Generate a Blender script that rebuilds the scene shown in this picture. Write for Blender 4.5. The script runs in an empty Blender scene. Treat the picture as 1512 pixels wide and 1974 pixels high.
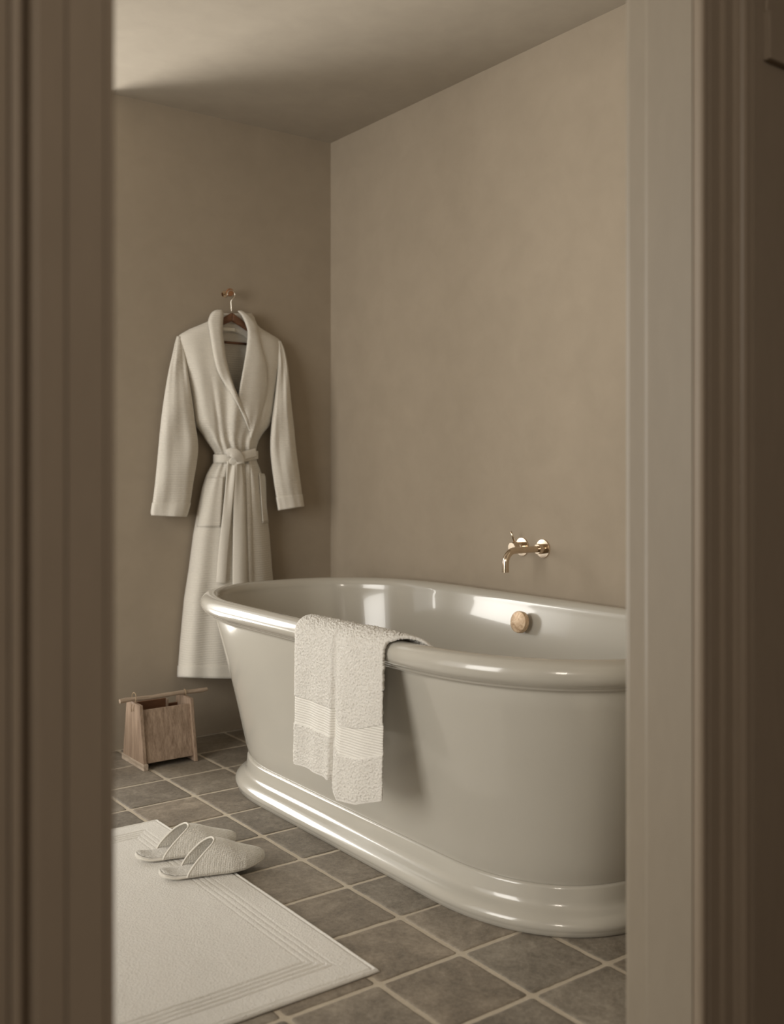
import bpy, bmesh, math, random
import numpy as np
from mathutils import Vector, Matrix, noise as mn
random.seed(7); RNG = np.random.RandomState(5)
S = bpy.context.scene
PI = math.pi

# ------------------------------------------------------------------ camera, light, exposure
CAM_H = 1.05; YAW = math.radians(36.43); F = 1961.5; HOR = 904.0
XW, YW, CH = 2.3766, 3.6624, 2.445           # right wall, far wall, ceiling height
cam_d = bpy.data.cameras.new('camera'); cam = bpy.data.objects.new('camera', cam_d); S.collection.objects.link(cam)
cam.location = (0, 0, CAM_H); cam.rotation_euler = (PI/2, 0, -YAW)
cam_d.sensor_fit = 'HORIZONTAL'; cam_d.sensor_width = 36.0; cam_d.lens = 36*F/1512
cam_d.shift_y = (HOR-987)/1512.0
cam_d.clip_start = .02
cam_d.dof.use_dof = True; cam_d.dof.focus_distance = 2.85; cam_d.dof.aperture_fstop = 3.8
S.camera = cam
S.view_settings.view_transform = 'Standard'; S.view_settings.look = 'None'
S.view_settings.gamma = 1.0; S.view_settings.use_curve_mapping = False
S.view_settings.exposure = 0.26

W = bpy.data.worlds.new('daylight'); S.world = W; W.use_nodes = True
bg = W.node_tree.nodes['Background']; bg.inputs[0].default_value = (1.0, .965, .90, 1); bg.inputs[1].default_value = 1.0

def area(name, loc, aim, sx, sy, power, col=(1, .965, .90), spread=PI):
    l = bpy.data.lights.new(name, 'AREA'); l.shape = 'RECTANGLE'; l.size = sx; l.size_y = sy
    l.energy = power; l.color = col; l.spread = spread
    o = bpy.data.objects.new(name, l); S.collection.objects.link(o); o.location = loc
    o.rotation_euler = (Vector(aim)-Vector(loc)).to_track_quat('-Z', 'Y').to_euler()
    return o
# daylight outside the tall window in the far wall, and added fill through an unseen left window
area('daylight_far_window', (-.35, 6.2, 1.6), (1.2, 3.6, 1.25), 1.7, 1.9, 90)
area('terrace_bounce', (.4, 5.5, -.4), (1.2, 3.6, 2.2), 1.1, 1.5, 95)
area('left_window_fill', (-2.7, 1.7, 1.5), (.3, 3.0, 1.1), 2.4, 2.4, 112)
area('landing_fill', (-1.1, -1.1, 1.95), (.7, .9, 1.1), .5, .6, 19, (1, .9, .78))  # added dim fill on the architraves, no lamp seen on the landing

# ------------------------------------------------------------------ helpers
ALL = []
def link(o, parent=None):
    S.collection.objects.link(o)
    if parent: o.parent = parent
    return o
def tag(o, label=None, cat=None, group=None, kind=None):
    for k, v in (('label', label), ('category', cat), ('group', group), ('kind', kind)):
        if v: o[k] = v
    return o
def empty(name, loc, label, cat, group=None):
    o = bpy.data.objects.new(name, None); o.location = loc; o.empty_display_size = .05; link(o)
    return tag(o, label, cat, group)
def mesh(name, verts, faces, m, parent=None, smooth=True):
    """verts are in world coordinates; the object keeps its parent's origin"""
    off = Vector(parent_world(parent)) if parent else Vector((0, 0, 0))
    me = bpy.data.meshes.new(name)
    me.from_pydata([tuple(Vector(v)-off) for v in verts], [], faces); me.update()
    me.materials.append(m)
    if smooth: me.polygons.foreach_set('use_smooth', [True]*len(me.polygons))
    o = bpy.data.objects.new(name, me)
    return link(o, parent)
def parent_world(p):
    v = Vector((0, 0, 0))
    while p: v += Vector(p.location); p = p.parent
    return v
def recalc(o):
    bm = bmesh.new(); bm.from_mesh(o.data); bmesh.ops.recalc_face_normals(bm, faces=bm.faces); bm.to_mesh(o.data); bm.free()
    return o
def mod_solid(o, t, off=-1):
    m = o.modifiers.new('thick', 'SOLIDIFY'); m.thickness = t; m.offset = off; return m
def mod_sub(o, n=1):
    m = o.modifiers.new('sub', 'SUBSURF'); m.levels = n; m.render_levels = n; return m
def mod_bev(o, w, n=2):
    m = o.modifiers.new('bev', 'BEVEL'); m.width = w; m.segments = n; m.limit_method = 'ANGLE'; return m
def grid_faces(R, C_, wrap_c=False, wrap_r=False):
    f = []
    for i in range(R if wrap_r else R-1):
        for j in range(C_ if wrap_c else C_-1):
            a = i*C_+j; b = i*C_+(j+1) % C_; c = ((i+1) % R)*C_+(j+1) % C_; d = ((i+1) % R)*C_+j
            f.append((a, b, c, d))
    return f
def box(name, lo, hi, m, parent=None, bev=0.0):
    x0, y0, z0 = lo; x1, y1, z1 = hi
    v = [(x0, y0, z0), (x1, y0, z0), (x1, y1, z0), (x0, y1, z0), (x0, y0, z1), (x1, y0, z1), (x1, y1, z1), (x0, y1, z1)]
    f = [(0, 3, 2, 1), (4, 5, 6, 7), (0, 1, 5, 4), (1, 2, 6, 5), (2, 3, 7, 6), (3, 0, 4, 7)]
    o = mesh(name, v, f, m, parent, smooth=False)
    if bev: mod_bev(o, bev)
    return o
def tube_vf(path, rads, seg=16, cap=True, flat=1.0):
    P = [Vector(p) for p in path]; n = len(P)
    if not hasattr(rads, '__len__'): rads = [rads]*n
    vs, fs = [], []; up = None
    for i in range(n):
        t = (P[min(i+1, n-1)]-P[max(i-1, 0)]).normalized()
        if up is None:
            up = Vector((0, 0, 1)) if abs(t.z) < .9 else Vector((1, 0, 0))
        a = (up-t*up.dot(t)).normalized(); b = t.cross(a).normalized(); up = a
        for k in range(seg):
            an = 2*PI*k/seg
            vs.append(P[i]+a*math.cos(an)*rads[i]+b*math.sin(an)*rads[i]*flat)
    fs = grid_faces(n, seg, wrap_c=True)
    if cap:
        fs.append(tuple(reversed(range(seg)))); fs.append(tuple((n-1)*seg+k for k in range(seg)))
    return vs, fs
def tube(name, path, rads, m, parent=None, seg=16, cap=True, flat=1.0):
    vs, fs = tube_vf(path, rads, seg, cap, flat)
    return recalc(mesh(name, vs, fs, m, parent))
def lathe(name, prof, origin, axis, m, parent=None, seg=40):
    ax = Vector(axis).normalized(); a = ax.orthogonal().normalized(); b = ax.cross(a)
    vs = []
    for (h, r) in prof:
        for k in range(seg):
            an = 2*PI*k/seg
            vs.append(Vector(origin)+ax*h+(a*math.cos(an)+b*math.sin(an))*max(r, 1e-5))
    fs = grid_faces(len(prof), seg, wrap_c=True)
    fs.append(tuple(reversed(range(seg)))); fs.append(tuple((len(prof)-1)*seg+k for k in range(seg)))
    o = recalc(mesh(name, vs, fs, m, parent)); sharp(o); return o
def sharp(o, ang=35):
    o.data.set_sharp_from_angle(angle=math.radians(ang))
    return o
def ip(x, xs, ys): return float(np.interp(x, xs, ys))
def ss(x, xs, ys):
    """smooth (monotone-ish cosine) interpolation"""
    xs = list(xs)
    if x <= xs[0]: return ys[0]
    if x >= xs[-1]: return ys[-1]
    i = int(np.searchsorted(xs, x))-1; t = (x-xs[i])/(xs[i+1]-xs[i]); t = t*t*(3-2*t)
    return ys[i]*(1-t)+ys[i+1]*t
def cr(x, xs, ys):
    """Catmull-Rom through the stations"""
    n = len(xs)
    if x <= xs[0]: return ys[0]
    if x >= xs[-1]: return ys[-1]
    i = int(np.searchsorted(xs, x))-1; t = (x-xs[i])/(xs[i+1]-xs[i])
    h_ = xs[i+1]-xs[i]
    def tan(k):
        if k == 0: return (ys[1]-ys[0])/(xs[1]-xs[0])
        if k == n-1: return (ys[-1]-ys[-2])/(xs[-1]-xs[-2])
        return (ys[k+1]-ys[k-1])/(xs[k+1]-xs[k-1])
    m0, m1 = tan(i)*h_, tan(i+1)*h_
    return (2*t**3-3*t*t+1)*ys[i]+(t**3-2*t*t+t)*m0+(-2*t**3+3*t*t)*ys[i+1]+(t**3-t*t)*m1
cs, sn = math.cos(YAW), math.sin(YAW)
def wall_pt(px, py, Y):
    """measured spot of the photograph -> place on the vertical plane at distance Y"""
    t = (px-756)/F; rx = cs*t+sn; ry = -sn*t+cs; k = Y/ry
    return rx*k, CAM_H-(py-HOR)/F*k

# ------------------------------------------------------------------ materials
def mat(name, col, rough=.7, metal=0.0, coat=0.0, spec=.5):
    m = bpy.data.materials.new(name); m.use_nodes = True
    b = m.node_tree.nodes['Principled BSDF']
    b.inputs['Base Color'].default_value = (*col, 1); b.inputs['Roughness'].default_value = rough
    b.inputs['Metallic'].default_value = metal; b.inputs['Coat Weight'].default_value = coat
    b.inputs['Specular IOR Level'].default_value = spec
    return m
def nodes(m): return m.node_tree.nodes, m.node_tree.links, m.node_tree.nodes['Principled BSDF']
def coords(m, scale=(1, 1, 1), obj=True):
    N, L, b = nodes(m); tc = N.new('ShaderNodeTexCoord'); mp = N.new('ShaderNodeMapping'); mp.inputs['Scale'].default_value = scale
    g = N.new('ShaderNodeNewGeometry')
    L.new(g.outputs['Position'], mp.inputs['Vector']); return mp.outputs['Vector']
def noise_n(m, vec, scale, detail=4, rough=.55, dist=0.0):
    N, L, b = nodes(m); n = N.new('ShaderNodeTexNoise'); n.inputs['Scale'].default_value = scale
    n.inputs['Detail'].default_value = detail; n.inputs['Roughness'].default_value = rough; n.inputs['Distortion'].default_value = dist
    L.new(vec, n.inputs['Vector']); return n.outputs['Fac']
def ramp(m, fac, stops):
    N, L, b = nodes(m); r = N.new('ShaderNodeValToRGB'); e = r.color_ramp.elements
    e[0].position, e[0].color = stops[0][0], (*stops[0][1], 1); e[1].position, e[1].color = stops[-1][0], (*stops[-1][1], 1)
    for p, c in stops[1:-1]:
        k = e.new(p); k.color = (*c, 1)
    L.new(fac, r.inputs['Fac']); return r.outputs['Color']
def mixc(m, a, b_, fac, mode='MIX'):
    N, L, b = nodes(m); x = N.new('ShaderNodeMix'); x.data_type = 'RGBA'; x.blend_type = mode
    if isinstance(fac, float): x.inputs['Factor'].default_value = fac
    else: L.new(fac, x.inputs['Factor'])
    for k, v in ((6, a), (7, b_)):
        if isinstance(v, tuple): x.inputs[k].default_value = (*v, 1)
        else: L.new(v, x.inputs[k])
    return x.outputs[2]
def bump(m, h_, strength=.3, dist=.002, prev=None):
    N, L, b = nodes(m); k = N.new('ShaderNodeBump'); k.inputs['Strength'].default_value = strength; k.inputs['Distance'].default_value = dist
    L.new(h_, k.inputs['Height'])
    if prev is not None: L.new(prev, k.inputs['Normal'])
    L.new(k.outputs['Normal'], b.inputs['Normal']); return k.outputs['Normal']
def base(m, col):
    N, L, b = nodes(m); L.new(col, b.inputs['Base Color'])

def plaster(name, c0, c1, b_=.12):
    m = mat(name, c0, .85, spec=.25); v = coords(m)
    n1 = noise_n(m, v, 1.6, 5, .6, .6); n2 = noise_n(m, v, 9, 5, .6, .3)
    col = ramp(m, n1, [(.3, c0), (.7, c1)])
    col = mixc(m, col, ramp(m, n2, [(.25, tuple(x*.9 for x in c0)), (.75, tuple(min(1, x*1.06) for x in c1))]), .4)
    base(m, col)
    n3 = noise_n(m, v, 45, 6, .65)
    p = bump(m, n2, b_, .006); bump(m, n3, b_*1.2, .002, p)
    return m
M_wall = plaster('limewash_plaster', (.325, .271, .205), (.355, .296, .226))
M_bounce = plaster('bounce_plaster', (.66, .60, .50), (.70, .64, .54))  # unseen walls lightened to bounce light onto the far wall
M_ceil = plaster('ceiling_plaster', (.385, .338, .275), (.42, .37, .302))
def paint(name, c):
    m = mat(name, c, .42, spec=.4); v = coords(m, (1, 1, .25)); n = noise_n(m, v, 60, 4)
    base(m, ramp(m, n, [(.3, tuple(x*.95 for x in c)), (.7, c)])); bump(m, n, .05, .001); return m
M_trim = paint('taupe_joinery_paint', (.315, .268, .205))
M_hall = paint('hall_joinery_paint', (.34, .275, .205))

M_enamel = mat('glossy_enamel', (.57, .535, .465), .2, coat=.6, spec=.55)
N, L, b = nodes(M_enamel); b.inputs['Coat Roughness'].default_value = .03
v = coords(M_enamel); n1 = noise_n(M_enamel, v, 2.2, 2, .5)
base(M_enamel, ramp(M_enamel, n1, [(.3, (.455, .428, .372)), (.7, (.485, .459, .402))]))
n2 = noise_n(M_enamel, v, 9, 2, .5); bump(M_enamel, n2, .02, .01)

M_metal = mat('polished_nickel', (.66, .54, .41), .12, 1.0)
v = coords(M_metal); base(M_metal, ramp(M_metal, noise_n(M_metal, v, 40, 2), [(.3, (.62, .51, .39)), (.7, (.70, .58, .45))]))
M_steel = mat('steel_wire', (.75, .7, .62), .18, 1.0)
base(M_steel, ramp(M_steel, noise_n(M_steel, coords(M_steel), 60, 2), [(.3, (.7, .65, .57)), (.7, (.8, .75, .66))]))

def wood(name, dark, lite, axis='Z', scale=22, rough=.6):
    m = mat(name, lite, rough, spec=.3)
    sc = {'Z': (3.0, 3.0, .16), 'X': (.22, 3.0, 3.0), 'Y': (3, .22, 3)}[axis]
    v = coords(m, sc); n1 = noise_n(m, v, scale, 6, .6, .35); n2 = noise_n(m, v, scale*5, 3, .6)
    c = ramp(m, n1, [(.3, dark), (.5, tuple((a+b_)/2 for a, b_ in zip(dark, lite))), (.68, lite)])
    c = mixc(m, c, ramp(m, n2, [(.35, dark), (.65, lite)]), .35); base(m, c); bump(m, n2, .25, .001); return m
M_oak = wood('weathered_oak', (.16, .105, .07), (.43, .32, .235))
M_oakrod = wood('weathered_oak_rod', (.22, .16, .11), (.47, .37, .28), 'X')
M_oakend = wood('weathered_oak_end', (.24, .18, .13), (.60, .50, .40), 'Y', 26)
M_walnut_shade = wood('walnut_and_shade', (.09, .04, .022), (.22, .11, .06), 'X', 14, .35)  # real wood on the hanger; inside the caddy it paints shade
M_knob = wood('knob_wood', (.20, .09, .04), (.36, .18, .09), 'Y', 30, .4)
M_disc = mat('aged_brass', (.5, .32, .16), .42, .25)
v = coords(M_disc); n1 = noise_n(M_disc, v, 45, 5, .65, 1.5)
base(M_disc, ramp(M_disc, n1, [(.28, (.36, .22, .13)), (.45, (.62, .44, .28)), (.65, (.76, .60, .43))])); bump(M_disc, n1, .2, .001)

def cloth(name, col, pitch=.008, terry=False, bs=.5):
    m = mat(name, col, .95, spec=.1); N, L, b = nodes(m)
    b.inputs['Sheen Weight'].default_value = .15; b.inputs['Sheen Roughness'].default_value = .6
    v = coords(m); n1 = noise_n(m, v, 3, 3); n2 = noise_n(m, v, 210 if terry else 300, 3, .7)
    base(m, mixc(m, ramp(m, n1, [(.3, tuple(x*.97 for x in col)), (.7, col)]), ramp(m, n2, [(.3, tuple(x*.82 for x in col)), (.6, col)]), .45))
    if pitch:
        w = N.new('ShaderNodeTexWave'); w.wave_type = 'BANDS'; w.bands_direction = 'Z'; w.inputs['Scale'].default_value = 2*PI/pitch/(2*PI)*.314
        w.inputs['Distortion'].default_value = .6; w.inputs['Detail'].default_value = 2
        L.new(v, w.inputs['Vector']); p = bump(m, w.outputs['Fac'], bs, .0022)
        bump(m, n2, .3, .001, p)
    else:
        bump(m, n2, bs, .003 if terry else .0015)
    return m
WHITE = (.74, .70, .625)
M_robe = cloth('waffle_cotton', WHITE, .009, bs=.35)
M_hem = cloth('cotton_hem', (.76, .72, .645), None, bs=.3)
M_terry = cloth('terry_cotton', (.73, .70, .645), None, True, .9)
M_dobby = cloth('towel_band_cotton', (.77, .74, .68), .0065, bs=.7)
M_mat = cloth('bath_mat_cotton', (.80, .77, .715), None, True, .8)
M_slip = cloth('slipper_waffle', (.75, .715, .65), None, bs=.2)
N, L, b = nodes(M_slip); vo = N.new('ShaderNodeTexVoronoi'); vo.feature = 'F1'; vo.inputs['Scale'].default_value = 230; vo.inputs['Randomness'].default_value = .25
L.new(coords(M_slip), vo.inputs['Vector']); bump(M_slip, vo.outputs['Distance'], .6, .003)
M_sole = cloth('slipper_sole_felt', (.70, .665, .60), None, bs=.2)
M_tagc = cloth('label_cotton', (.9, .87, .78), None, bs=.1)
M_string = wood('hemp_string', (.25, .17, .10), (.45, .34, .22), 'X', 60, .9)

# ------------------------------------------------------------------ floor: handmade tiles in grout
TP = .2191; TX, TY = 1.42695, 1.46223; G = .0036
M_tile = mat('stone_tile', (.2, .17, .13), .62, spec=.4)
N, L, b = nodes(M_tile); at = N.new('ShaderNodeAttribute'); at.attribute_name = 'tint'
v = coords(M_tile); n1 = noise_n(M_tile, v, 8, 8, .72, .5); n2 = noise_n(M_tile, v, 85, 6, .78); n3 = noise_n(M_tile, v, 300, 3, .7)
c = ramp(M_tile, n1, [(.30, (.10, .083, .063)), (.5, (.205, .174, .137)), (.70, (.37, .322, .26))])
c = mixc(M_tile, c, at.outputs['Color'], .9, 'MULTIPLY')
c = mixc(M_tile, c, ramp(M_tile, n2, [(.34, (.085, .07, .054)), (.66, (.42, .37, .30))]), .38)
c = mixc(M_tile, c, (.48, .42, .33), ramp(M_tile, n3, [(.60, (0, 0, 0)), (.70, (.5, .5, .5))]))
base(M_tile, c); L.new(ramp(M_tile, n2, [(.3, (.48, .48, .48)), (.7, (.72, .72, .72))]), b.inputs['Roughness'])
p = bump(M_tile, n1, .25, .006); p = bump(M_tile, n2, .6, .003, p)
M_grout = mat('pale_grout', (.46, .39, .295), .9, spec=.2)
v = coords(M_grout); n1 = noise_n(M_grout, v, 120, 4); n2 = noise_n(M_grout, v, 9, 3)
base(M_grout, mixc(M_grout, ramp(M_grout, n1, [(.3, (.46, .40, .315)), (.7, (.60, .53, .43))]), ramp(M_grout, n2, [(.3, (.46, .395, .31)), (.7, (.56, .50, .40))]), .5)); bump(M_grout, n1, .4, .001)

def make_floor():
    bm = bmesh.new(); cl = bm.loops.layers.float_color.new('tint')
    # bed of grout
    q = [bm.verts.new(p) for p in ((-1.2, .86, +.0016), (XW+.1, .86, +.0016), (XW+.1, YW+.1, +.0016), (-1.2, YW+.1, +.0016))]
    f = bm.faces.new(q); f.material_index = 1
    K = 10
    i0 = int((-1.2-TX)//TP); i1 = int((XW-TX)//TP)+1; j0 = int((.86-TY)//TP); j1 = int((YW-TY)//TP)+1
    for i in range(i0, i1+1):
        for j in range(j0, j1+1):
            x0, x1 = TX+i*TP+G, TX+(i+1)*TP-G; y0, y1 = TY+j*TP+G, TY+(j+1)*TP-G
            if x0 > XW or y0 > YW or x1 < -1.2 or y1 < .86: continue
            x1 = min(x1, XW+.05); y1 = min(y1, YW+.05)
            t = random.uniform(.70, 1.3); w = random.uniform(-.03, .05); tint = (t*(1+w), t, t*(1-w), 1)
            dz = random.uniform(-.0006, .0006); tl = (random.uniform(-.003, .003), random.uniform(-.003, .003))
            # rounded-corner rim with K points a side
            ring = []
            cx, cy, hx, hy = (x0+x1)/2, (y0+y1)/2, (x1-x0)/2, (y1-y0)/2
            rc = .011
            for k in range(4):
                sx, sy = ((1, 1), (-1, 1), (-1, -1), (1, -1))[k]
                for a in range(4):
                    an = PI/2*(k+a/3.0)
                    ring.append((cx+sx*(hx-rc)+rc*math.cos(an), cy+sy*(hy-rc)+rc*math.sin(an)))
                nx, ny = ((-1, 1), (-1, -1), (1, -1), (1, 1))[k]
                for a in range(1, K):
                    u = a/K
                    p0 = (cx+sx*(hx-rc)+rc*math.cos(PI/2*(k+1)), cy+sy*(hy-rc)+rc*math.sin(PI/2*(k+1)))
                    p1 = (cx+nx*(hx-rc)+rc*math.cos(PI/2*(k+1)), cy+ny*(hy-rc)+rc*math.sin(PI/2*(k+1)))
                    ring.append((p0[0]+(p1[0]-p0[0])*u, p0[1]+(p1[1]-p0[1])*u))
            loops = []
            for (ins, z) in ((0, -.004), (.0004, .0008), (.002, .0026), (.005, .0034), (.010, .0036)):
                vs = []
                for ri, (x, y) in enumerate(ring):
                    xa, ya = ring[ri-1]; xb, yb = ring[(ri+1) % len(ring)]; tl_ = math.hypot(xb-xa, yb-ya)
                    nz = mn.noise(Vector((x*38, y*38, i*3.1+j*1.7)))*.0022+mn.noise(Vector((x*130, y*130, 2.)))*.0009
                    d = ins+max(0, nz+.0006)
                    xx = x-d*(yb-ya)/tl_; yy = y+d*(xb-xa)/tl_
                    vs.append(bm.verts.new((xx, yy, z+dz+tl[0]*(xx-cx)+tl[1]*(yy-cy))))
                loops.append(vs)
            n = len(ring)
            fs = []
            for a in range(len(loops)-1):
                for k in range(n):
                    fs.append(bm.faces.new((loops[a][k], loops[a][(k+1) % n], loops[a+1][(k+1) % n], loops[a+1][k])))
            fs.append(bm.faces.new(loops[-1]))
            for f in fs:
                f.smooth = True
                for lp in f.loops: lp[cl] = tint
    me = bpy.data.meshes.new('floor'); bm.to_mesh(me); bm.free()
    me.materials.append(M_tile); me.materials.append(M_grout)
    o = bpy.data.objects.new('floor', me); link(o); o['kind'] = 'structure'
make_floor()

# ------------------------------------------------------------------ room shell
def struct(name, vs, fs, m, smooth=False):
    o = mesh(name, vs, fs, m, None, smooth); o['kind'] = 'structure'; return o
def sbox(name, lo, hi, m, bev=0):
    o = box(name, lo, hi, m, None, bev); o['kind'] = 'structure'; return o
XL = -1.2                                   # left wall of the bathroom (outside the view)
DY0, DY1 = .90, 1.02                        # door wall: landing face, bathroom face
JL, JR = .346, 1.189                        # door opening
sbox('wall_right', (XW, DY0, -.1), (XW+.2, YW+.2, CH+.1), M_wall)
def joined(name, boxes, m):
    vs, fs = [], []
    for lo, hi in boxes:
        x0, y0, z0 = lo; x1, y1, z1 = hi; k = len(vs)
        vs += [(x0, y0, z0), (x1, y0, z0), (x1, y1, z0), (x0, y1, z0), (x0, y0, z1), (x1, y0, z1), (x1, y1, z1), (x0, y1, z1)]
        fs += [tuple(k+i for i in q) for q in ((0, 3, 2, 1), (4, 5, 6, 7), (0, 1, 5, 4), (1, 2, 6, 5), (2, 3, 7, 6), (3, 0, 4, 7))]
    return struct(name, vs, fs, m)
WX0, WX1, WZ0, WZ1 = .60, 1.375, .25, 2.425  # tall window in the far wall
joined('wall_far', [((XL-.1, YW, -.1), (WX0, YW+.1, CH+.1)), ((WX1, YW, -.1), (XW+.01, YW+.1, CH+.1)),
                    ((WX0, YW, -.1), (WX1, YW+.1, WZ0)), ((WX0, YW, WZ1), (WX1, YW+.1, CH+.1))], M_wall)
LY0, LY1, LZ0, LZ1 = 1.35, 3.2, .3, 2.35  # unseen opening, placed for the left fill
joined('wall_left', [((XL-.12, DY0, -.1), (XL, LY0, CH+.1)), ((XL-.12, LY1, -.1), (XL, YW+.1, CH+.1)),
                     ((XL-.12, LY0, -.1), (XL, LY1, LZ0)), ((XL-.12, LY0, LZ1), (XL, LY1, CH+.1))], M_bounce)
sbox('ceiling', (XL-.12, DY0, CH), (XW+.2, YW+.2, CH+.12), M_ceil)
DH = 2.25
joined('wall_door', [((XL, DY0, -.05), (JL-.03, DY1, CH)), ((JR+.03, DY0, -.05), (XW+.01, DY1, CH)),
                     ((JL-.03, DY0, DH), (JR+.03, DY1, CH))], M_bounce)
# landing around the camera
joined('wall_landing', [((-2.0, -2.2, -.05), (-1.9, .9, 2.6)), ((-1.9, -2.2, -.05), (2.6, -2.1, 2.6)),
                        ((2.5, -2.1, -.05), (2.6, .9, 2.6)), ((-1.9, DY0-.012, -.05), (.20, DY0-.001, 2.6)),
                        ((1.32, DY0-.012, -.05), (2.5, DY0-.001, 2.6))], M_hall)
M_floorhall = wood('landing_floor_board', (.12, .075, .045), (.2, .13, .08), 'Y', 10)
sbox('floor_landing', (-2.0, -2.2, -.1), (2.6, .86, -.001), M_floorhall)
sbox('ceiling_landing', (-2.0, -2.2, 2.5), (2.6, DY0, 2.6), M_hall)

# jambs and architraves, extruded profiles (closed polygons in plan)
def extrude(name, poly, z0, z1, m):
    n = len(poly); vs = [(x, y, z0) for x, y in poly]+[(x, y, z1) for x, y in poly]
    fs = [(i, (i+1) % n, n+(i+1) % n, n+i) for i in range(n)]+[tuple(reversed(range(n))), tuple(range(n, 2*n))]
    o = recalc(struct(name, vs, fs, m)); return o
def arc(cx, cy, r, a0, a1, n=6): return [(cx+r*math.cos(math.radians(a0+(a1-a0)*i/n)), cy+r*math.sin(math.radians(a0+(a1-a0)*i/n))) for i in range(n+1)]
# right jamb lining with its stop; bathroom edge rounded
pr = [(JR, DY0), (JR, DY0+.079), (JR+.0032, DY0+.0865), (JR+.0065, DY0+.0885), (JR+.013, DY0+.0885), (JR+.013, DY1+.004), (JR+.0168, DY1+.0135), (JR+.020, DY1+.0165), (JR+.025, DY1+.018)]+[(JR+.06, DY1+.018), (JR+.06, DY1-.001), (JR+.03, DY1-.001), (JR+.03, DY0)]
extrude('trim_1', pr, 0, DH, M_trim)
pl = [(2*.7675-x, y) for x, y in pr]
extrude('trim_2', [(JL+JR-x, y) for x, y in pr][::-1], 0, DH, M_trim)
sbox('trim_3', (JL-.03, DY0, DH-.03), (JR+.03, DY1, DH), M_trim)
# landing architraves (profile in plan, from the opening outwards), protruding to -Y
def arch(sgn, X0, pts, name):
    poly = [(X0+sgn*a, DY0-d) for a, d in pts]
    poly += [(X0+sgn*pts[-1][0], DY0-.0), (X0+sgn*pts[0][0], DY0)]
    extrude(name, poly, 0, 2.5, M_hall)
bead = lambda c, r, d0, n=8: [(c-r*math.cos(PI*i/n), d0+r*1.05*math.sin(PI*i/n)) for i in range(n+1)]
right_pts = [(.002, 0), (.002, .006)]+bead(.0105, .0085, .006)+[(.0215, .006), (.0225, .014), (.0245, .0145), (.026, .010), (.0495, .010), (.051, .017), (.0535, .0175), (.055, .013), (.076, .013), (.078, .019)]+bead(.0875, .0095, .020)+[(.099, .019), (.1, .022), (.112, .024), (.116, .02), (.118, .0)]
arch(1, JR, right_pts, 'trim_4')
left_pts = [(0, 0), (0, .006), (.002, .008), (.0095, .008), (.0115, .0115), (.0435, .0115), (.0450, .008), (.047, .013), (.0715, .0145), (.0735, .013), (.075, .008), (.0835, .008), (.0850, .016)]+bead(.0905, .0055, .019)+[(.097, .018), (.099, .024), (.115, .026), (.122, .02), (.125, 0)]
arch(-1, JL, left_pts, 'trim_5')
# framed panelling on the landing wall, right
rp = sbox('trim_6', (1.34, DY0-.024, 1.656), (2.4, DY0-.012, 1.727), M_hall, .0015)
sbox('trim_7', (1.342, DY0-.018, 1.727), (2.4, DY0-.012, 2.45), M_hall, .002)
sbox('trim_8', (1.415, DY0-.0155, .1), (2.4, DY0-.012, 1.64), M_hall, .0015)

# ------------------------------------------------------------------ bathtub
CX, CY = 1.8864, 2.353
def outline(a, b_, n=200, k=1.2416, p=2.36):
    e = b_*k; pts = []
    for i in range(n):
        t = 2*PI*i/n; co, si = math.cos(t), math.sin(t)
        x = b_*np.sign(co)*abs(co)**(2/p); y = e*np.sign(si)*abs(si)**(2/p)+np.sign(si)*(a-e)
        pts.append((x, y))
    # even spacing by arc length
    P = np.array(pts+[pts[0]]); d = np.r_[0, np.cumsum(np.hypot(*np.diff(P, axis=0).T))]
    s = np.linspace(0, d[-1], n+1)[:-1]
    return np.stack([np.interp(s, d, P[:, 0]), np.interp(s, d, P[:, 1])], 1)
def loft_tub(name, prof, parent, n=240, cap0=False, cap1=False):
    vs = []
    for (b_, a, z) in prof:
        for x, y in outline(a, b_, n): vs.append((CX+x, CY+y, z))
    fs = grid_faces(len(prof), n, wrap_c=True)
    if cap0: fs.append(tuple(range(n)))
    if cap1: fs.append(tuple((len(prof)-1)*n+i for i in range(n)))
    o = recalc(mesh(name, vs, fs, M_enamel, parent)); return o
tub = empty('bathtub', (CX, CY, 0), 'cream enamel freestanding roll-top bathtub against the plaster wall', 'bathtub')
A = lambda b_, add=0: b_+.49+add
# plinth: foot roll, cove and upright band
foot = [(.315, .80, .0035), (.338, A(.338), .0035), (.346, A(.346), .006)]
foot += [(.341+.011*math.sin(PI*t), A(.341)+.011*math.sin(PI*t), .008+.036*t) for t in (.15, .3, .5, .7, .85, 1)]
foot += [(.333, A(.333), .050), (.325, A(.325), .054), (.320, A(.320), .058), (.3165, A(.3165), .064), (.3145, A(.3145), .072), (.3125, A(.3125), .098), (.311, A(.311), .1025), (.307, A(.307), .1045), (.300, A(.300), .1045)]
loft_tub('plinth', foot, tub)
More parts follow.
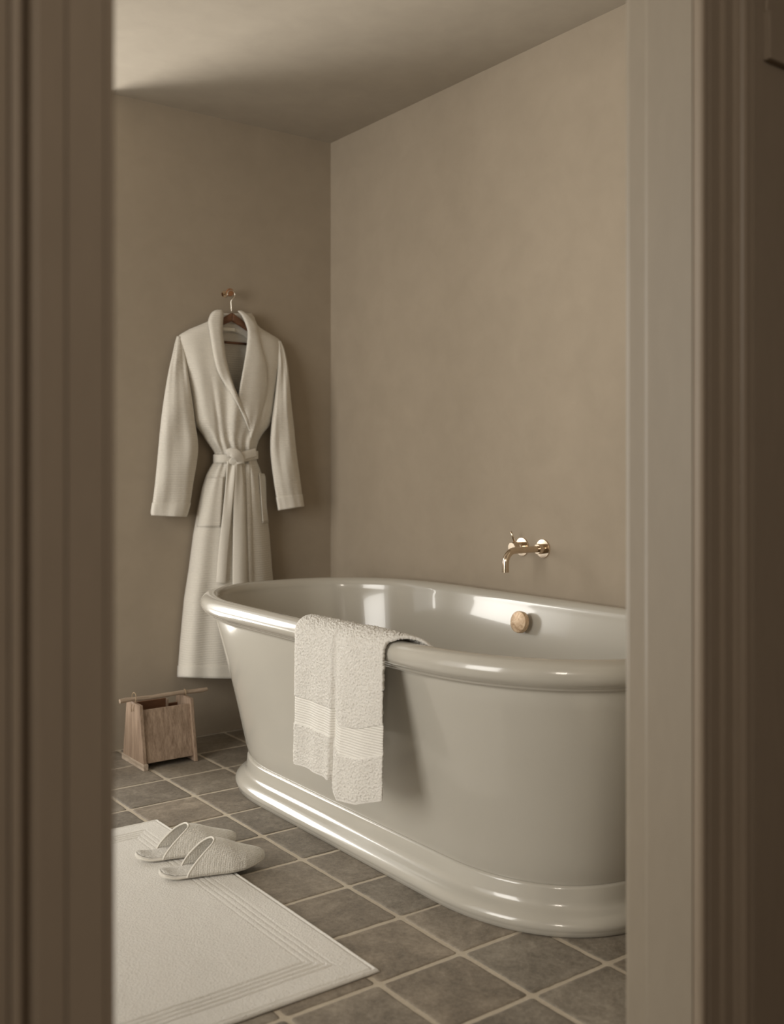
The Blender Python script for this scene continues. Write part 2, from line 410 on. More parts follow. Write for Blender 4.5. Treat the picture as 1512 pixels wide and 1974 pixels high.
# shell: outside body, cove under the roll, the roll, the inside
body = [(.300, A(.300), .1035), (.3045, A(.3045), .1035), (.306, A(.306), .107)]
for t in np.linspace(0, 1, 14)[1:]:
    fl = t+.10*math.sin(PI*t)*(-.35)
    bb = .307+(.4150-.307)*fl; body.append((bb, bb+.497-.003*t, .108+.452*t))
body += [(.416, A(.416), .5645), (.4195, A(.4195), .5685), (.4250, A(.4250), .5715), (.4315, A(.4315), .5735), (.4350, A(.4350), .5740), (.4365, A(.4365), .5752), (.4372, A(.4372), .5775), (.4385, A(.4385), .5790)]
rc, rz, zc = .4325, .0335, .6105
for an in np.linspace(-72, 180, 28):
    r = math.radians(an); bb = rc+.033*math.cos(r); body.append((bb, A(bb), zc+.0305*math.sin(r)))
for bb, aa, z in ((.3975, .885, .60), (.392, .876, .575), (.384, .862, .53), (.372, .84, .46), (.357, .805, .36), (.34, .765, .27), (.318, .72, .205), (.28, .66, .168), (.2, .55, .155), (.1, .4, .152)):
    body.append((bb, aa, z))
loft_tub('tub_shell', body, tub, cap1=True)
# round overflow control on the wall side of the inside
ov = lathe('overflow_knob', [(0, .020), (.004, .021), (.005, .034), (.018, .0345), (.0215, .0335), (.0225, .031), (.0225, .0)], (2.262, 2.363, .561), (-1, 0, .16), M_disc, tub)
ov['label'] = 'aged brass overflow knob'

# ------------------------------------------------------------------ wall tap
def rosette(Y, Z, parent):
    o = lathe('rosette', [(.0, .031), (.004, .031), (.0055, .030), (.006, .012)], (XW+.0005, Y, Z), (-1, 0, 0), M_metal, parent); return o
tap = empty('bath_spout', (XW, 2.385, .789), 'polished nickel wall spout curving down over the tub, beside the lever valve', 'tap')
rosette(2.385, .789, tap)
lathe('collar', [(0, .0165), (.022, .0165), (.024, .0155)], (XW-.005, 2.385, .789), (-1, 0, 0), M_metal, tap)
path = [(XW-.02-i*.012, 2.385, .789) for i in range(9)]
cxb, rb = XW-.128, .040
path += [(cxb-rb*math.sin(math.radians(a)), 2.385, .789-rb+rb*math.cos(math.radians(a))) for a in range(8, 91, 8)]
path += [(cxb-rb, 2.385, .789-rb-i*.006) for i in range(1, 4)]
sp = tube('spout', path, .0108, M_metal, tap, 24, cap=True); sharp(sp, 50)
lathe('aerator', [(0, .0104), (.001, .0112), (.010, .0112), (.0105, .009)], (cxb-rb, 2.385, .789-rb-.017), (0, 0, -1), M_metal, tap)
val = empty('bath_valve', (XW, 2.483, .789), 'polished nickel lever valve on the wall, behind the curved spout', 'tap')
rosette(2.483, .789, val)
lathe('valve_body', [(0, .0175), (.022, .0175), (.0225, .0165), (.0235, .0165), (.024, .0175), (.044, .0175), (.046, .016), (.046, 0)], (XW-.005, 2.483, .789), (-1, 0, 0), M_metal, val)
tube('lever', [(XW-.036, 2.483, .803), (XW-.043, 2.484, .822), (XW-.051, 2.485, .842)], [.0032, .0031, .0029], M_metal, val, 12)

# ------------------------------------------------------------------ bath mat
def make_mat():
    x0, x1, y0, y1 = .46, 1.237, 1.717, 2.848
    nx, ny = 390, 560; xs = np.linspace(x0, x1, nx); ys = np.linspace(y0, y1, ny)
    vs = []
    for j, y in enumerate(ys):
        for i, x in enumerate(xs):
            # soft wander of the outline and of the pile
            e = min(x-x0, x1-x, y-y0, y1-y)
            zz = .0042+.0068*min(1, (e/.006))**.5
            for g in (.070, .085, .100, .115):
                # four sunk stitch lines following the border
                dx = min(abs(min(x-x0, x1-x)-g), 9) if min(y-y0, y1-y) > g-.004 else 9
                dy = min(abs(min(y-y0, y1-y)-g), 9) if min(x-x0, x1-x) > g-.004 else 9
                d = min(dx*1.15, dy)
                wv = .0010 if dx < dy else .0045
                zz -= wv*math.exp(-(d/.0026)**2)
            if e < .02: zz -= .0030*math.exp(-((e-.012)/.0022)**2)
            zz += .0015*mn.noise(Vector((x*5, y*5, 0)))+.0007*mn.noise(Vector((x*21, y*21, 3)))
            wx = .004*mn.noise(Vector((y*3, 0, 7))) * (1 if i > nx//2 else -1); wy = .005*mn.noise(Vector((x*3.2, 9, 7)))
            f = 1 if e < .3 else 0
            vs.append((x+wx*max(0, 1-e/.1), y+wy*max(0, 1-e/.1), max(zz, .0045)+.0005))
    o = mesh('bath_mat', vs, grid_faces(ny, nx), M_mat)
    mod_solid(o, .0035, -1)
    return tag(o, 'off-white woven cotton bath mat on the tiled floor, under the slippers', 'bath mat')
make_mat()
# ------------------------------------------------------------------ slippers
def make_slipper(name, heel, ang, label, splay=0.0, sx=1.0, tall=1.0):
    """local x runs heel -> toe; a scuff with an open heel, a sole and a deep closed vamp"""
    t = empty(name, (heel[0], heel[1], .0135), label, 'slipper', 'pair of slippers on the mat')
    Lg = .276
    def half(u):      # half width of the sole along the length
        return ip(u, [0, .01, .04, .10, .2, .35, .5, .65, .78, .88, .95, .985, 1], [.004, .014, .0235, .031, .035, .037, .042, .046, .0415, .031, .020, .0105, .003])*sx
    def lift(u): return .012*max(0, (u-.72)/.28)**1.6+.010*max(0, (.16-u)/.16)**1.5
    ca, sa = math.cos(ang), math.sin(ang)
    def Wd(x, y, z): return (heel[0]+ca*x-sa*y, heel[1]+sa*x+ca*y, .0135+z)
    nu, nv = 60, 16; th = .013
    def bend(u): return .006*math.sin(PI*u)*splay
    # sole with rolled edge (closed loft across)
    vs = []; sec = 24
    for i in range(nu+1):
        u = 1-math.cos(PI*i/nu); u /= 2; w = half(u)
        for k in range(sec):
            a = 2*PI*k/sec; y = w*np.sign(math.cos(a))*abs(math.cos(a))**.55; z = (th/2)*np.sign(math.sin(a))*abs(math.sin(a))**.6
            tap_ = min(1, w/.012)
            z = z*tap_-(.003*(1-(y/max(w, 1e-4))**2) if z > 0 else 0)*0
            vs.append(Wd(u*Lg, y+bend(u), th/2+z+lift(u)))
    f = grid_faces(nu+1, sec, wrap_c=True)+[tuple(range(sec)), tuple(nu*sec+k for k in range(sec))]
    recalc(mesh('sole', vs, f, M_sole, t))
    # terry insole
    vs = []; nv = 26
    for i in range(nu+1):
        u = (1-math.cos(PI*i/nu))/2; w = half(u)*.93
        for k in range(nv+1):
            s = -1+2*k/nv
            vs.append(Wd(.006+u*(Lg-.012), w*s+bend(u), th+lift(u)+.0045*(1-abs(s)**3)*min(1, half(u)/.02)-.0012+.0022*mn.noise(Vector((u*75, s*19, heel[1]*9)))))
    ins = recalc(mesh('insole', vs, grid_faces(nu+1, nv+1), M_terry, t)); ins['label'] = 'terry insole'
    # vamp: rows run from the slanted opening to the toe
    R_, C_ = 46, 40; vs = []
    for i in range(R_+1):
        r = i/R_
        for k in range(C_+1):
            a = PI*k/C_                      # 0 = far side, pi = near side
            top = math.sin(a)
            u0 = .235+.275*top**1.25              # opening edge: low and far back at the sides
            u = u0+(.997-u0)*(1-(1-r)**1.25)
            w = half(u)+.0015*(1-r)
            hgt = ip(u, [.18, .3, .42, .5, .6, .7, .8, .9, .96, 1], [.070, .078, .079, .076, .067, .055, .043, .030, .020, .009])*tall
            ex = .72
            y = w*math.copysign(abs(math.cos(a))**ex, math.cos(a)); z = hgt*top**(.85)
            ridge = .004*math.exp(-((a-PI/2)/.28)**2)
            vs.append(Wd(u*Lg, y+bend(u), .006+lift(u)+z+ridge*min(1, r*3+.3)))
    vm = mesh('vamp', vs, grid_faces(R_+1, C_+1), M_slip, t); recalc(vm); mod_solid(vm, .0028, 0)
    # corded edge of the opening and stitched seam by the sole
    edge = [vs[k] for k in range(C_+1)]
    tube('binding', edge, .0026, M_hem, t, 8)
    seam = []
    for i in range(40):
        u = .03+.95*i/39; seam.append(Wd(u*Lg, -(half(u)+.0006)+bend(u), th*.55+lift(u)))
    tube('piping', seam, .0016, M_hem, t, 6)
    return t
make_slipper('slipper', (1.052, 2.418), math.radians(-13), 'white waffle slipper nearer the doorway, standing on the bath mat', .5)
make_slipper('slipper', (1.050, 2.566), math.radians(-10), 'white waffle slipper nearer the far wall, half behind the other one', -.3, tall=.93)

# ------------------------------------------------------------------ wooden caddy
cad = empty('wooden_caddy', (1.5, 3.44, .004), 'weathered wooden caddy with a rod handle on the tiles by the far wall', 'caddy')
Z0 = .0045
def end_panel(X, thick, foot):
    pts = [(3.343, Z0), (3.345, Z0+.022)] if foot else []
    pts = [(3.343, Z0), (3.383, .222), (3.500, .226), (3.537, Z0)]
    n = len(pts); vs = [(X, y, z) for y, z in pts]+[(X+thick, y, z) for y, z in pts]
    fs = [(i, (i+1) % n, n+(i+1) % n, n+i) for i in range(n)]+[tuple(range(n)), tuple(range(n, 2*n))]
    o = recalc(mesh('end_panel', vs, fs, M_oak, cad, False)); mod_bev(o, .0018)
    return o
end_panel(1.400, .013, True); end_panel(1.592, .013, True)
def side_panel(y0, z0, y1, z1, sy, nick=False):
    # leaning boards between the end panels
    tx = .009*sy
    x0, x1 = 1.409, 1.596
    vs = [(x0, y0, z0), (x1, y0, z0), (x1, y1, z1), (x0, y1, z1), (x0, y0+tx, z0), (x1, y0+tx, z0), (x1, y1+tx, z1), (x0, y1+tx, z1)]
    fs = [(0, 1, 2, 3), (4, 7, 6, 5), (0, 4, 5, 1), (1, 5, 6, 2), (2, 6, 7, 3), (3, 7, 4, 0)]
    o = recalc(mesh('side_panel', vs, fs, M_oak, cad, False)); mod_bev(o, .0012); return o
side_panel(3.354, .024, 3.388, .203, 1); bkp = side_panel(3.530, .024, 3.500, .190, -1); bkp.data.materials[0] = M_walnut_shade  # walnut tone on the back board carries the shade inside the caddy
box('inner_board', (1.410, 3.484, .06), (1.545, 3.492, .213), M_walnut_shade, cad, .001)  # same dark tone, interior shade put into the colour
box('foot_rail', (1.3975, 3.3405, Z0-.0005), (1.4155, 3.5395, Z0+.021), M_oakend, cad, .0015)
box('base_board', (1.410, 3.360, .026), (1.594, 3.520, .036), M_oak, cad, .001)
box('divider', (1.543, 3.470, .10), (1.548, 3.496, .211), M_oak, cad, .0008)
path = [(1.351+.335*i/14, 3.440+.0015*math.sin(i*1.3), .2345+.0012*math.sin(i*.9)) for i in range(15)]
rd = tube('rod_handle', path, [.0078+.0006*math.sin(i*2.1) for i in range(15)], M_oakrod, cad, 12); sharp(rd, 40)
loop = [(1.404+.002*math.sin(a*2), 3.440-.016*math.sin(a), .236+.022*math.cos(a)*(1 if math.cos(a) > 0 else 1.0)) for a in np.linspace(-2.6, 2.6, 22)]
st = tube('string_loop', loop, .0013, M_string, cad, 6)
tube('string_tail', [(1.4, 3.449, .217), (1.396, 3.450, .205), (1.3975, 3.448, .19)], .0011, M_string, cad, 6)
tube('string_tail', [(1.4, 3.431, .217), (1.396, 3.428, .206), (1.3975, 3.43, .195)], .0011, M_string, cad, 6)
loop = [(1.598, 3.440-.0105*math.sin(a), .2345+.0105*math.cos(a)) for a in np.linspace(-2.9, 2.9, 22)]
tube('string_loop', loop, .0014, M_string, cad, 6)

# ------------------------------------------------------------------ towel over the rim
def make_towel():
    xr = CX-rc                                # centre of the roll on the near side
    r = .0480
    y_far, y_near = 2.345, 1.945
    nu, nv = 380, 300
    vs = []
    hang_z = lambda v: ip(v, [0, .3, .5, .62, .8, 1], [.262, .262, .262, .232, .238, .262])
    rows = []
    for j in range(nv+1):
        v = j/nv
        yv = y_far+(y_near-y_far)*v
        zb = hang_z(v)
        zi = .6125
        # folds, growing downwards
        pts = []
        Lin = .613-zi; Larc = PI*(r)*1.0; Lout = .612-zb; T = Lin+Larc+Lout
        for i in range(nu+1):
            s = T*i/nu
            if s < Lin:
                x = xr+r-.004; z = zi+s; nx, nz = 1, 0; dn = 0
            elif s < Lin+Larc:
                a = PI*(s-Lin)/Larc; x = xr+r*math.cos(a)*(1 if math.cos(a) < 0 else .97); z = .613+r*.92*math.sin(a); nx, nz = math.cos(a), math.sin(a); dn = 0
                if s-Lin < .02: pass
            else:
                x = xr-r; z = .612-(s-Lin-Larc); nx, nz = -1, 0; dn = (s-Lin-Larc)/Lout
            y = yv
            # relief: a folded-over step at v=.47, a ridge at .58, soft waves
            k = .25+.75*dn
            step = 1/(1+math.exp(-(v-.46+.02*dn)/.007))
            g = .30+.70*dn; vv = v+.035*dn-.012
            rel = g*ip(vv, [0, .20, .38, .455, .468, .482, .53, .585, .64, .72, .86, 1.03], [.004, -.002, .004, .012, .010, -.007, .006, .021, .029, .026, .012, -.004])
            rel += .003*dn*math.sin(v*23+dn*2)
            ed = min(v, 1-v)/.03
            if ed < 1: rel -= .0035*(1-math.sqrt(max(0, 1-(1-ed)**2)))
            if dn < .25: rel = max(rel, -.001)
            x += nx*rel; z += nz*rel*.35
            yy = y+.010*dn*v*v+.004*mn.noise(Vector((dn*6, v*2, 1)))*(1 if v in (0, 1) else .6)
            tt = max(0, min(1, (Lin+Larc*.78-s)/(Larc*.7))); yy -= .095*v**2*tt
            # dobby band lies lower than the pile
            d = (s-(T-.175*1.0))
            band = 1 if 0 < dn and .115 < (T-s) < .178 else 0
            if .110 < (T-s) < .183: pile = -.0028
            else: pile = 0
            if (T-s) < .006: pile = -.001
            x += nx*pile; z += nz*pile
            if pile == 0:
                ef = min(1, ed*.8+.15)
                q = ef*.0034*mn.noise(Vector((yy*210, s*210, 0)))+ef*.0024*mn.noise(Vector((yy*430, s*430, 5)))
                x += nx*q; z += nz*q; yy += .0014*mn.noise(Vector((yy*260, s*260, 11)))
            pts.append((x, yy, z))
        rows += pts
    fs = grid_faces(nv+1, nu+1)
    o = mesh('hand_towel', rows, fs, M_terry)
    recalc(o)
    o.data.materials.append(M_dobby)
    # dobby faces
    for p in o.data.polygons:
        i = p.index % nu; j = p.index//nu; v = j/nv; T = .0005+PI*r+(.612-hang_z(v)); s = T*(i+.5)/nu
        if .110 < T-s < .183: p.material_index = 1
    mod_solid(o, .0075, -1 if o.data.polygons[nu*nv//2+nu*3//4].normal.x < 0 else 1)
    return tag(o, 'white terry towel draped over the near rim of the bathtub', 'towel')
make_towel()

# ------------------------------------------------------------------ peg, hanger, bathrobe
YB = YW-.012                 # back of the robe
peg = empty('wall_peg', (*[wall_pt(440, 564, YW)[0]], YW, wall_pt(440, 564, YW)[1]), 'small round wooden peg on the far wall holding the hanger', 'peg')
hx, hz = wall_pt(439, 565, YW-.03)
lathe('peg_stem', [(0, .013), (.003, .013), (.004, .006), (.045, .0055)], (hx, YW+.0005, hz), (0, -1, 0), M_metal, peg, 24)
lathe('peg_knob', [(.040, .008), (.043, .0145), (.052, .0158), (.056, .0145), (.057, .0)], (hx, YW, hz), (0, -1, 0), M_knob, peg, 28)
hang = empty('clothes_hanger', (*[wall_pt(447, 600, 3.62)[0]], 3.62, wall_pt(447, 600, 3.62)[1]), 'dark wooden clothes hanger on the wall peg, inside the bathrobe', 'hanger')
ax, az = wall_pt(449, 604, 3.61)
hy_ = 3.618
hk = []
for a in np.linspace(200, -60, 26):
    r = math.radians(a); hk.append((hx+.016*math.cos(r)+.002, hy_-.012, hz-.009+.0165*math.sin(r)))
hk = hk[:]+[(hx+.004, hy_-.006, hz-.035), (ax-.002, hy_, az+.012), (ax-.001, hy_, az-.01)]
tube('hook', hk, .0018, M_steel, hang, 8)
def hanger_arm(sg):
    vs = []; n = 20; sec = 12
    for i in range(n+1):
        t = i/n; x = ax+sg*.130*t; zc_ = az-.014-.074*t**1.08; hh = .0175*(1-.4*t); dd = .0095*(1-.3*t)
        y = hy_
        for k in range(sec):
            a = 2*PI*k/sec
            vs.append((x, y+dd*np.sign(math.cos(a))*abs(math.cos(a))**.6, zc_+hh*np.sign(math.sin(a))*abs(math.sin(a))**.6))
    o = recalc(mesh('hanger_arm', vs, grid_faces(n+1, sec, wrap_c=True)+[tuple(range(sec)), tuple(n*sec+k for k in range(sec))], M_walnut_shade, hang)); return o
hanger_arm(-1); hanger_arm(1)
bz = wall_pt(450, 660, 3.6)[1]
tube('trouser_bar', [(ax-.066, hy_, bz+.001), (ax, hy_, bz), (ax+.066, hy_, bz)], .0055, M_walnut_shade, hang, 14)

robe = empty('bathrobe', (ax, 3.60, wall_pt(450, 600, 3.6)[1]), 'long white waffle bathrobe with a tied belt hanging on the far wall', 'bathrobe')
YF = 3.575                   # plane on which the outline was measured
bp = [(604, 414, 484), (611, 407, 490), (620, 402, 493), (628, 383, 497), (634, 367, 504), (641, 354.5, 516), (646, 346, 524.5), (651, 343.5, 533), (656, 343, 540), (664, 344, 544), (680, 347, 545), (702, 352, 543), (718, 358, 539), (757, 366, 533), (794, 371, 529.5), (812, 374, 524), (822, 379, 519), (835, 389, 507), (849, 397.5, 498.5), (862, 407, 494.5), (873, 414, 493.5), (882, 414, 494), (890, 413, 495), (902, 405, 500), (916, 397.7, 505), (940, 390, 509), (976, 382.5, 513), (1030, 373, 519.5), (1098, 364, 524.5), (1156, 355, 530), (1238, 347.5, 536), (1290, 343.5, 540), (1303, 343, 541)]
py_ = [b_[0] for b_ in bp]; pL = [b_[1] for b_ in bp]; pR = [b_[2] for b_ in bp]
Dd = lambda p: ss(p, [600, 650, 720, 800, 850, 880, 920, 1000, 1150, 1310], [.045, .055, .075, .085, .07, .055, .065, .085, .105, .115])
def fold(px, p):
    """vertical folds gathered at the belt"""
    xm = 454; k = math.exp(-((p-880)/95)**2); sk = max(0, min(1, (p-900)/250))
    # fold lines converge on the waist: use a coordinate that follows the garment width
    w = ip(p, py_, pR)-ip(p, py_, pL); u = (px-(ip(p, py_, pL)+w/2))/(w/2)
    f = .0060*k*math.sin(u*10.5+.4)+.0045*k*math.sin(u*19+1.3)
    f += sk*(.0065*math.sin(u*6.2+.9)+.0035*math.sin(u*12.3+2.0+p*.002))
    up_ = max(0, min(1, (850-p)/60))*max(0, min(1, (p-640)/90))
    f += up_*(.0045*math.sin(u*8+.5+(p-700)*.006)+.0035*math.sin(u*15+(p-700)*.01))
    # long creases above the belt (left of centre)
    f -= .010*math.exp(-((px-ip(p, [700, 780, 850, 873], [405, 416, 425, 431]))/4.5)**2)*max(0, min(1, (p-720)/80))*(1 if p < 875 else max(0, 1-(p-875)/40))
    f -= .006*math.exp(-((px-ip(p, [700, 800, 873], [515, 503, 488]))/4)**2)*max(0, min(1, (p-720)/80))*(1 if p < 875 else 0)
    return f
def frontY(px, p, extra=0.0):
    l, r = ip(p, py_, pL), ip(p, py_, pR); u = (px-(l+r)/2)/((r-l)/2)
    u = max(-1, min(1, u)); prof = (1-abs(u)**3.2)**.5
    return YB-.006-Dd(p)*prof-fold(px, p)*prof-extra
def pt(px, p, extra=0.0, Y=None):
    y = frontY(px, p, extra) if Y is None else Y
    X, Z = wall_pt(px, p, y)
    return (X, y, Z)
Vp = [598, 640, 700, 740, 768, 800, 827, 850]
xa_ = lambda p: ip(p, [600, 640, 700, 740, 768], [430, 429, 437, 449, 459])
xb_ = lambda p: ip(p, [600, 640, 660, 700, 740, 768], [470, 478, 477, 470.5, 464, 460])
def rows_py(a, b_, n): return [a+(b_-a)*i/n for i in range(n+1)]
# front: one panel either side of the opening, meeting below it (the right one tucks under)
def panel(name, side, p0, p1, n, m=40):
    vs = []
    for p in rows_py(p0, p1, n):
        l, r = ip(p, py_, pL), ip(p, py_, pR)
        if side < 0: a, c = l, (xa_(p)-2 if p < 768 else 459+(p-768)*.33 if p < 830 else 480)
        else: a, c = (xb_(p)+2 if p < 768 else 459+(p-768)*.33 if p < 830 else 480), r
        for j in range(m+1):
            t = j/m; t = t if True else t
            if side < 0: t = t**1.25
            else: t = 1-(1-t)**1.25
            x = a+(c-a)*t
            vs.append(pt(x, p, extra=0 if side < 0 else (-.0 if True else 0)))
    return vs, grid_faces(n+1, m+1)
va, fa = panel('', -1, 604, 1303, 180); vb, fb = panel('', 1, 604, 1303, 180)
n0 = len(va)
# back panel, closed round the sides
vc = []
prow = rows_py(604, 1303, 180)
for p in prow:
    l, r = ip(p, py_, pL), ip(p, py_, pR)
    for j in range(13):
        x = l+(r-l)*j/12; e = min(j, 12-j)/12
        vc.append(pt(x, p, Y=YB-.006+.003*min(1, e*6)))
fc = grid_faces(181, 13)
vs = va+vb+vc; fs = fa+[tuple(i+n0 for i in f) for f in fb]+[tuple(reversed([i+n0+len(vb) for i in f])) for f in fc]
ob = mesh('robe_body', vs, fs, M_robe, robe)
bm = bmesh.new(); bm.from_mesh(ob.data); bmesh.ops.remove_doubles(bm, verts=bm.verts, dist=.0006); bmesh.ops.recalc_face_normals(bm, faces=bm.faces); bm.to_mesh(ob.data); bm.free()
mod_solid(ob, .003, 0)
# hem band along the bottom
vs = []
for k, p in enumerate(rows_py(1283, 1305, 5)):
    l, r = ip(p, py_, pL)-.8, ip(p, py_, pR)+.8
    for j in range(61):
        x = l+(r-l)*j/60; xx, yy, zz = pt(x, p, extra=.0016); vs.append((xx, yy, zz-.006*math.sin((j/60)*PI*.9)*(k/5)))
hm = mesh('hem', vs, grid_faces(6, 61), M_hem, robe); mod_solid(hm, .004, 0)
# sleeves: closed lofts, open at the cuff
def sleeve(rows, depth, ybase, cuffp, side):
    P = [r[0] for r in rows]; A_ = [r[1] for r in rows]; B_ = [r[2] for r in rows]; T_ = [r[3] for r in rows]
    n = 120; sec = 44; vs = []
    for i in range(n+1):
        p = P[0]+(P[-1]-P[0])*i/n
        l, r, tz = cr(p, P, A_), cr(p, P, B_), cr(p, P, T_)
        d = ss(p, [P[0], P[0]+50, 800, 995], [depth*.22, depth*.55, depth*1.05, depth])
        for k in range(sec):
            a = 2*PI*k/sec; c_, s_ = math.cos(a), math.sin(a)
            u = np.sign(c_)*abs(c_)**.8
            x = (l+r)/2+(r-l)/2*u
            q = p+tz*u       # slant of the section
            f = .0026*math.sin(u*5+p*.012+side)+.0013*math.sin(u*11-p*.02)+.0018*math.sin(p*.05+u*3)
            if p < 700: f *= max(0, (p-640)/60)
            dy = d*np.sign(s_)*abs(s_)**.7
            yy = ybase-dy*.5-(f if s_ > .2 else 0)
            yy += .030*max(0, min(1, (790-p)/140))**1.5
            X, Z = wall_pt(x, q, yy); vs.append((X, yy, Z))
    return vs, grid_faces(n+1, sec, wrap_c=True), sec, n
def add_sleeve(rows, depth, ybase, side):
    vs, fs, sec, n = sleeve(rows, depth, ybase, 0, side)
    fs = fs+[tuple(range(sec))]
    o = mesh('sleeve', vs, fs, M_robe, robe); recalc(o); mod_solid(o, .004, -1)
    # cuff band
    i0 = int(n*.93); cv = []
    cen = [Vector((0, 0, 0))]*(n+1)
    for i in range(i0, n+1):
        ring = [Vector(v) for v in vs[i*sec:(i+1)*sec]]; c = sum(ring, Vector())/sec
        for v in ring:
            d = (v-c); d.z = 0; cv.append(v+d.normalized()*.0022)
    cf = mesh('cuff', cv, grid_faces(n+1-i0, sec, wrap_c=True), M_hem, o if False else robe); recalc(cf); mod_solid(cf, .0045, -1)
left_rows = [(648, 341, 350, 0), (660, 337.5, 353.5, 0), (680, 333, 357, 0), (718, 324.5, 362.5, 0), (772, 315.6, 371, 0), (815, 310, 376.5, 0), (855, 306, 382, 0), (885, 303.4, 380.5, 0), (930, 299, 373, 0), (970, 294, 367, 0), (988, 291.5, 362, 1), (995, 292.5, 359, 1.5)]
add_sleeve(left_rows, .075, 3.600, 0.3)
right_rows = [(657, 536.5, 541.5, 0), (672, 536, 548, 0), (702, 536, 554.5, 0), (740, 533, 558.5, 0), (778, 528.5, 562, 0), (822, 523, 567, 0), (870, 521.5, 571.5, -1), (930, 528.5, 579.5, -2), (962, 534, 583.5, -3), (980, 537, 586, -4)]
add_sleeve(right_rows, .075, 3.600, 1.9)
# shawl collar: two padded bands, continuing behind the neck
def band(name, stations, lift_=.010, thick=.010, m=14, yneck=None):
    P = [s[0] for s in stations]; A_ = [s[1] for s in stations]; B_ = [s[2] for s in stations]
    vs = []; n = 90
    for i in range(n+1):
        p = P[0]+(P[-1]-P[0])*i/n; l, r = cr(p, P, A_), cr(p, P, B_)
        for j in range(m+1):
            u = -1+2*j/m; x = (l+r)/2+(r-l)/2*u
            e = lift_*(1-abs(u)**4)*min(1, (r-l)/12)+.004
            if p < 640: y0_ = frontY(x, max(p, 640), e)*1+(YB-.02-frontY(x, 640))*max(0, min(1, (640-p)/44))**1.4*.55
            else: y0_ = frontY(x, p, e)
            vs.append(pt(x, p, Y=y0_))
    o = mesh(name, vs, grid_faces(n+1, m+1), M_hem if False else M_robe, robe); recalc(o); mod_solid(o, .004, 0); return o
lapL = [(597.5, 419, 427), (601, 411, 430), (608, 405.5, 430.5), (620, 402, 429.5), (640, 404.5, 429), (660, 408, 431.5), (690, 413, 435.5), (718, 421.5, 442), (748, 438, 452), (775, 456, 463.5), (809, 472, 478.5), (832, 481.5, 486.5)]
lapR = [(599.5, 459, 466), (606, 465, 477), (614, 469.5, 485), (626, 474.5, 494.5), (640, 478, 498), (672, 475.5, 505), (702, 470.5, 513.5), (725, 466.5, 515.5), (745, 463, 515), (768, 460.5, 510.5), (785, 466.5, 506), (809, 476, 498), (825, 481, 492), (843, 483.5, 485.5)]
band('lapel', lapR, .008); band('lapel', lapL, .012)
# collar roll behind the neck, back neck lining with hanging label
vs = []
for i in range(31):
    t = i/30; px = 408+(480-408)*t
    for j in range(9):
        u = j/8; p = 622-16*math.sin(PI*t)**.8+u*26; vs.append(pt(px, p+8, Y=YB-.010-.004*math.sin(PI*u)))
bk = mesh('back_neck', vs, grid_faces(31, 9), M_robe, robe); mod_solid(bk, .004, 0)
X0, Z0_ = wall_pt(429, 630, YB-.02); X1, Z1_ = wall_pt(453, 639, YB-.02)
lb = box('neck_label', (X0, YB-.021, Z1_), (X1, YB-.0185, Z0_), M_tagc, robe, .001); lb['label'] = 'small white sewn-in label'
# pockets
def pocket(poly_rows, ex=.006):
    vs = []; m = 12
    for (p, l, r) in poly_rows:
        for j in range(m+1): x = l+(r-l)*j/m; vs.append(pt(x, p, extra=ex))
    o = mesh('pocket', vs, grid_faces(len(poly_rows), m+1), M_robe, robe); mod_solid(o, .003, 0); return o
pocket([(p, ip(p, [918, 925, 1016], [400, 396.5, 380]), ip(p, [918, 1018], [431.5, 425.5])) for p in rows_py(919, 1016, 16)])
pocket([(p, ip(p, [912, 1008], [500, 507]), ip(p, [912, 920, 975, 1008], [509, 512, 514, 518])) for p in rows_py(913, 1008, 16)], .012)
# front edge facing below the belt
vs = []
for p in rows_py(893, 1303, 70):
    c = ip(p, [893, 1000, 1115, 1303], [477, 480.5, 483.5, 489])
    for j, (dx, e) in enumerate(((-5, .001), (-3.5, .006), (0, .0075), (3.5, .006), (5, .001))): vs.append(pt(c+dx, p, extra=e))
fe = mesh('front_facing', vs, grid_faces(71, 5), M_robe, robe); mod_solid(fe, .002, 0)
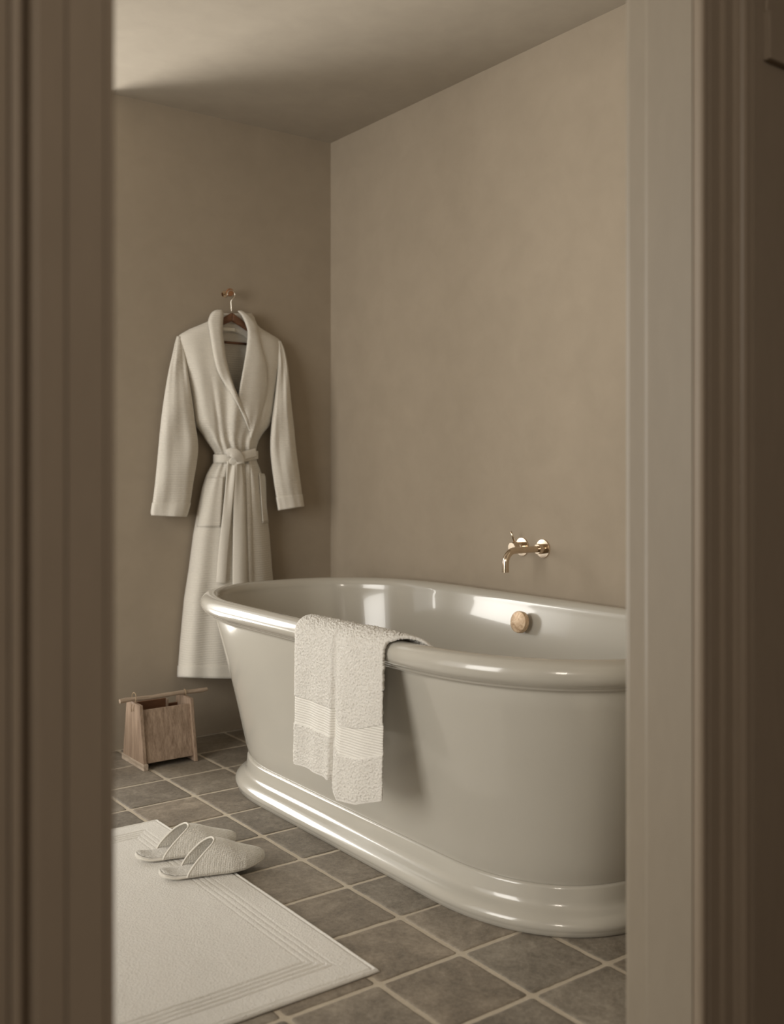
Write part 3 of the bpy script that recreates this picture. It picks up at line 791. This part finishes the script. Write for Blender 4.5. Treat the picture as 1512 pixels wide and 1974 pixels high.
# belt: loop round the waist, knot, two hanging tails
belt_m = M_hem
vs = []
nb = 60
for i in range(nb+1):
    t = i/nb; px = 411.5+(497.5-411.5)*t
    dz = 2.0*math.sin(PI*t)
    for j in range(7):
        u = -1+2*j/6
        p = 882+dz+u*8.2-(5*max(0, (t-.55)/.45))+(2*max(0, (.4-t)/.4))
        uu = (px-454.5)/43.2; prof = max(0, 1-abs(uu)**3.2)**.5
        y = YB-.006-(Dd(882)+.010+.004*(1-u*u))*prof-.003
        vs.append(pt(px, p, Y=y))
bl = mesh('belt_loop', vs, grid_faces(nb+1, 7), belt_m, robe); mod_solid(bl, .005, 0); mod_sub(bl, 1)
YK = YB-.006-Dd(880)-.018
def strap(name, cpts, wpx, Yf, tw=None, m=8, thick=.0055):
    """soft flat strap through pixel stations"""
    P = np.array(cpts, float); d = np.r_[0, np.cumsum(np.hypot(*np.diff(P, axis=0).T))]; n = max(24, int(d[-1]/3)); vs = []
    for i in range(n+1):
        s = d[-1]*i/n; x = cr(s, list(d), list(P[:, 0])); y = cr(s, list(d), list(P[:, 1]))
        s2 = min(d[-1], s+.5); s1 = max(0, s-.5)
        tx = cr(s2, list(d), list(P[:, 0]))-cr(s1, list(d), list(P[:, 0])); ty = cr(s2, list(d), list(P[:, 1]))-cr(s1, list(d), list(P[:, 1]))
        ln = math.hypot(tx, ty)+1e-9; nx, ny = -ty/ln, tx/ln; w = wpx(s/d[-1]) if callable(wpx) else wpx
        for j in range(m+1):
            u = -1+2*j/m; qx, qy = x+nx*w/2*u, y+ny*w/2*u
            yy = Yf(s/d[-1], qx, qy)-.0035*(1-u*u); X, Z = wall_pt(qx, qy, yy); vs.append((X, yy, Z))
    o = mesh(name, vs, grid_faces(n+1, m+1), belt_m, robe); mod_solid(o, thick, 0); mod_sub(o, 1); return o
Yt = lambda e: (lambda s, x, y: frontY(x, y, e))
strap('belt_tail', [(446, 889), (445, 915), (441, 960), (436, 1010), (431, 1060), (426, 1124)], lambda s: 16.5+2.5*s, Yt(.013))
strap('belt_tail', [(456, 892), (459, 930), (461, 980), (461.5, 1040), (462, 1100), (463, 1150)], lambda s: 20+9*s, Yt(.009))
def knot(pts, rad, name='belt_knot'):
    vs, fs = tube_vf([Vector((*[wall_pt(a, b_, YF)[0]], YK-c, wall_pt(a, b_, YF)[1])) for a, b_, c in pts], rad, 16, True, .55)
    o = mesh(name, vs, fs, belt_m, robe); recalc(o); mod_sub(o, 1); return o
strap('belt_knot', [(437, 874), (446, 872), (455, 876), (462, 885), (464, 894)], lambda s: 13+7*math.sin(PI*s), lambda s, x, y: YK-.004-.014*math.sin(PI*min(1, s*1.1)), thick=.009)
strap('belt_knot', [(447, 896), (452, 887), (461, 880), (474, 877), (494, 872)], lambda s: 17-2*s, lambda s, x, y: YK+.002-.006*math.sin(PI*s)+.03*max(0, s-.6)**1.3, thick=.008)

print('objects', len(bpy.data.objects))
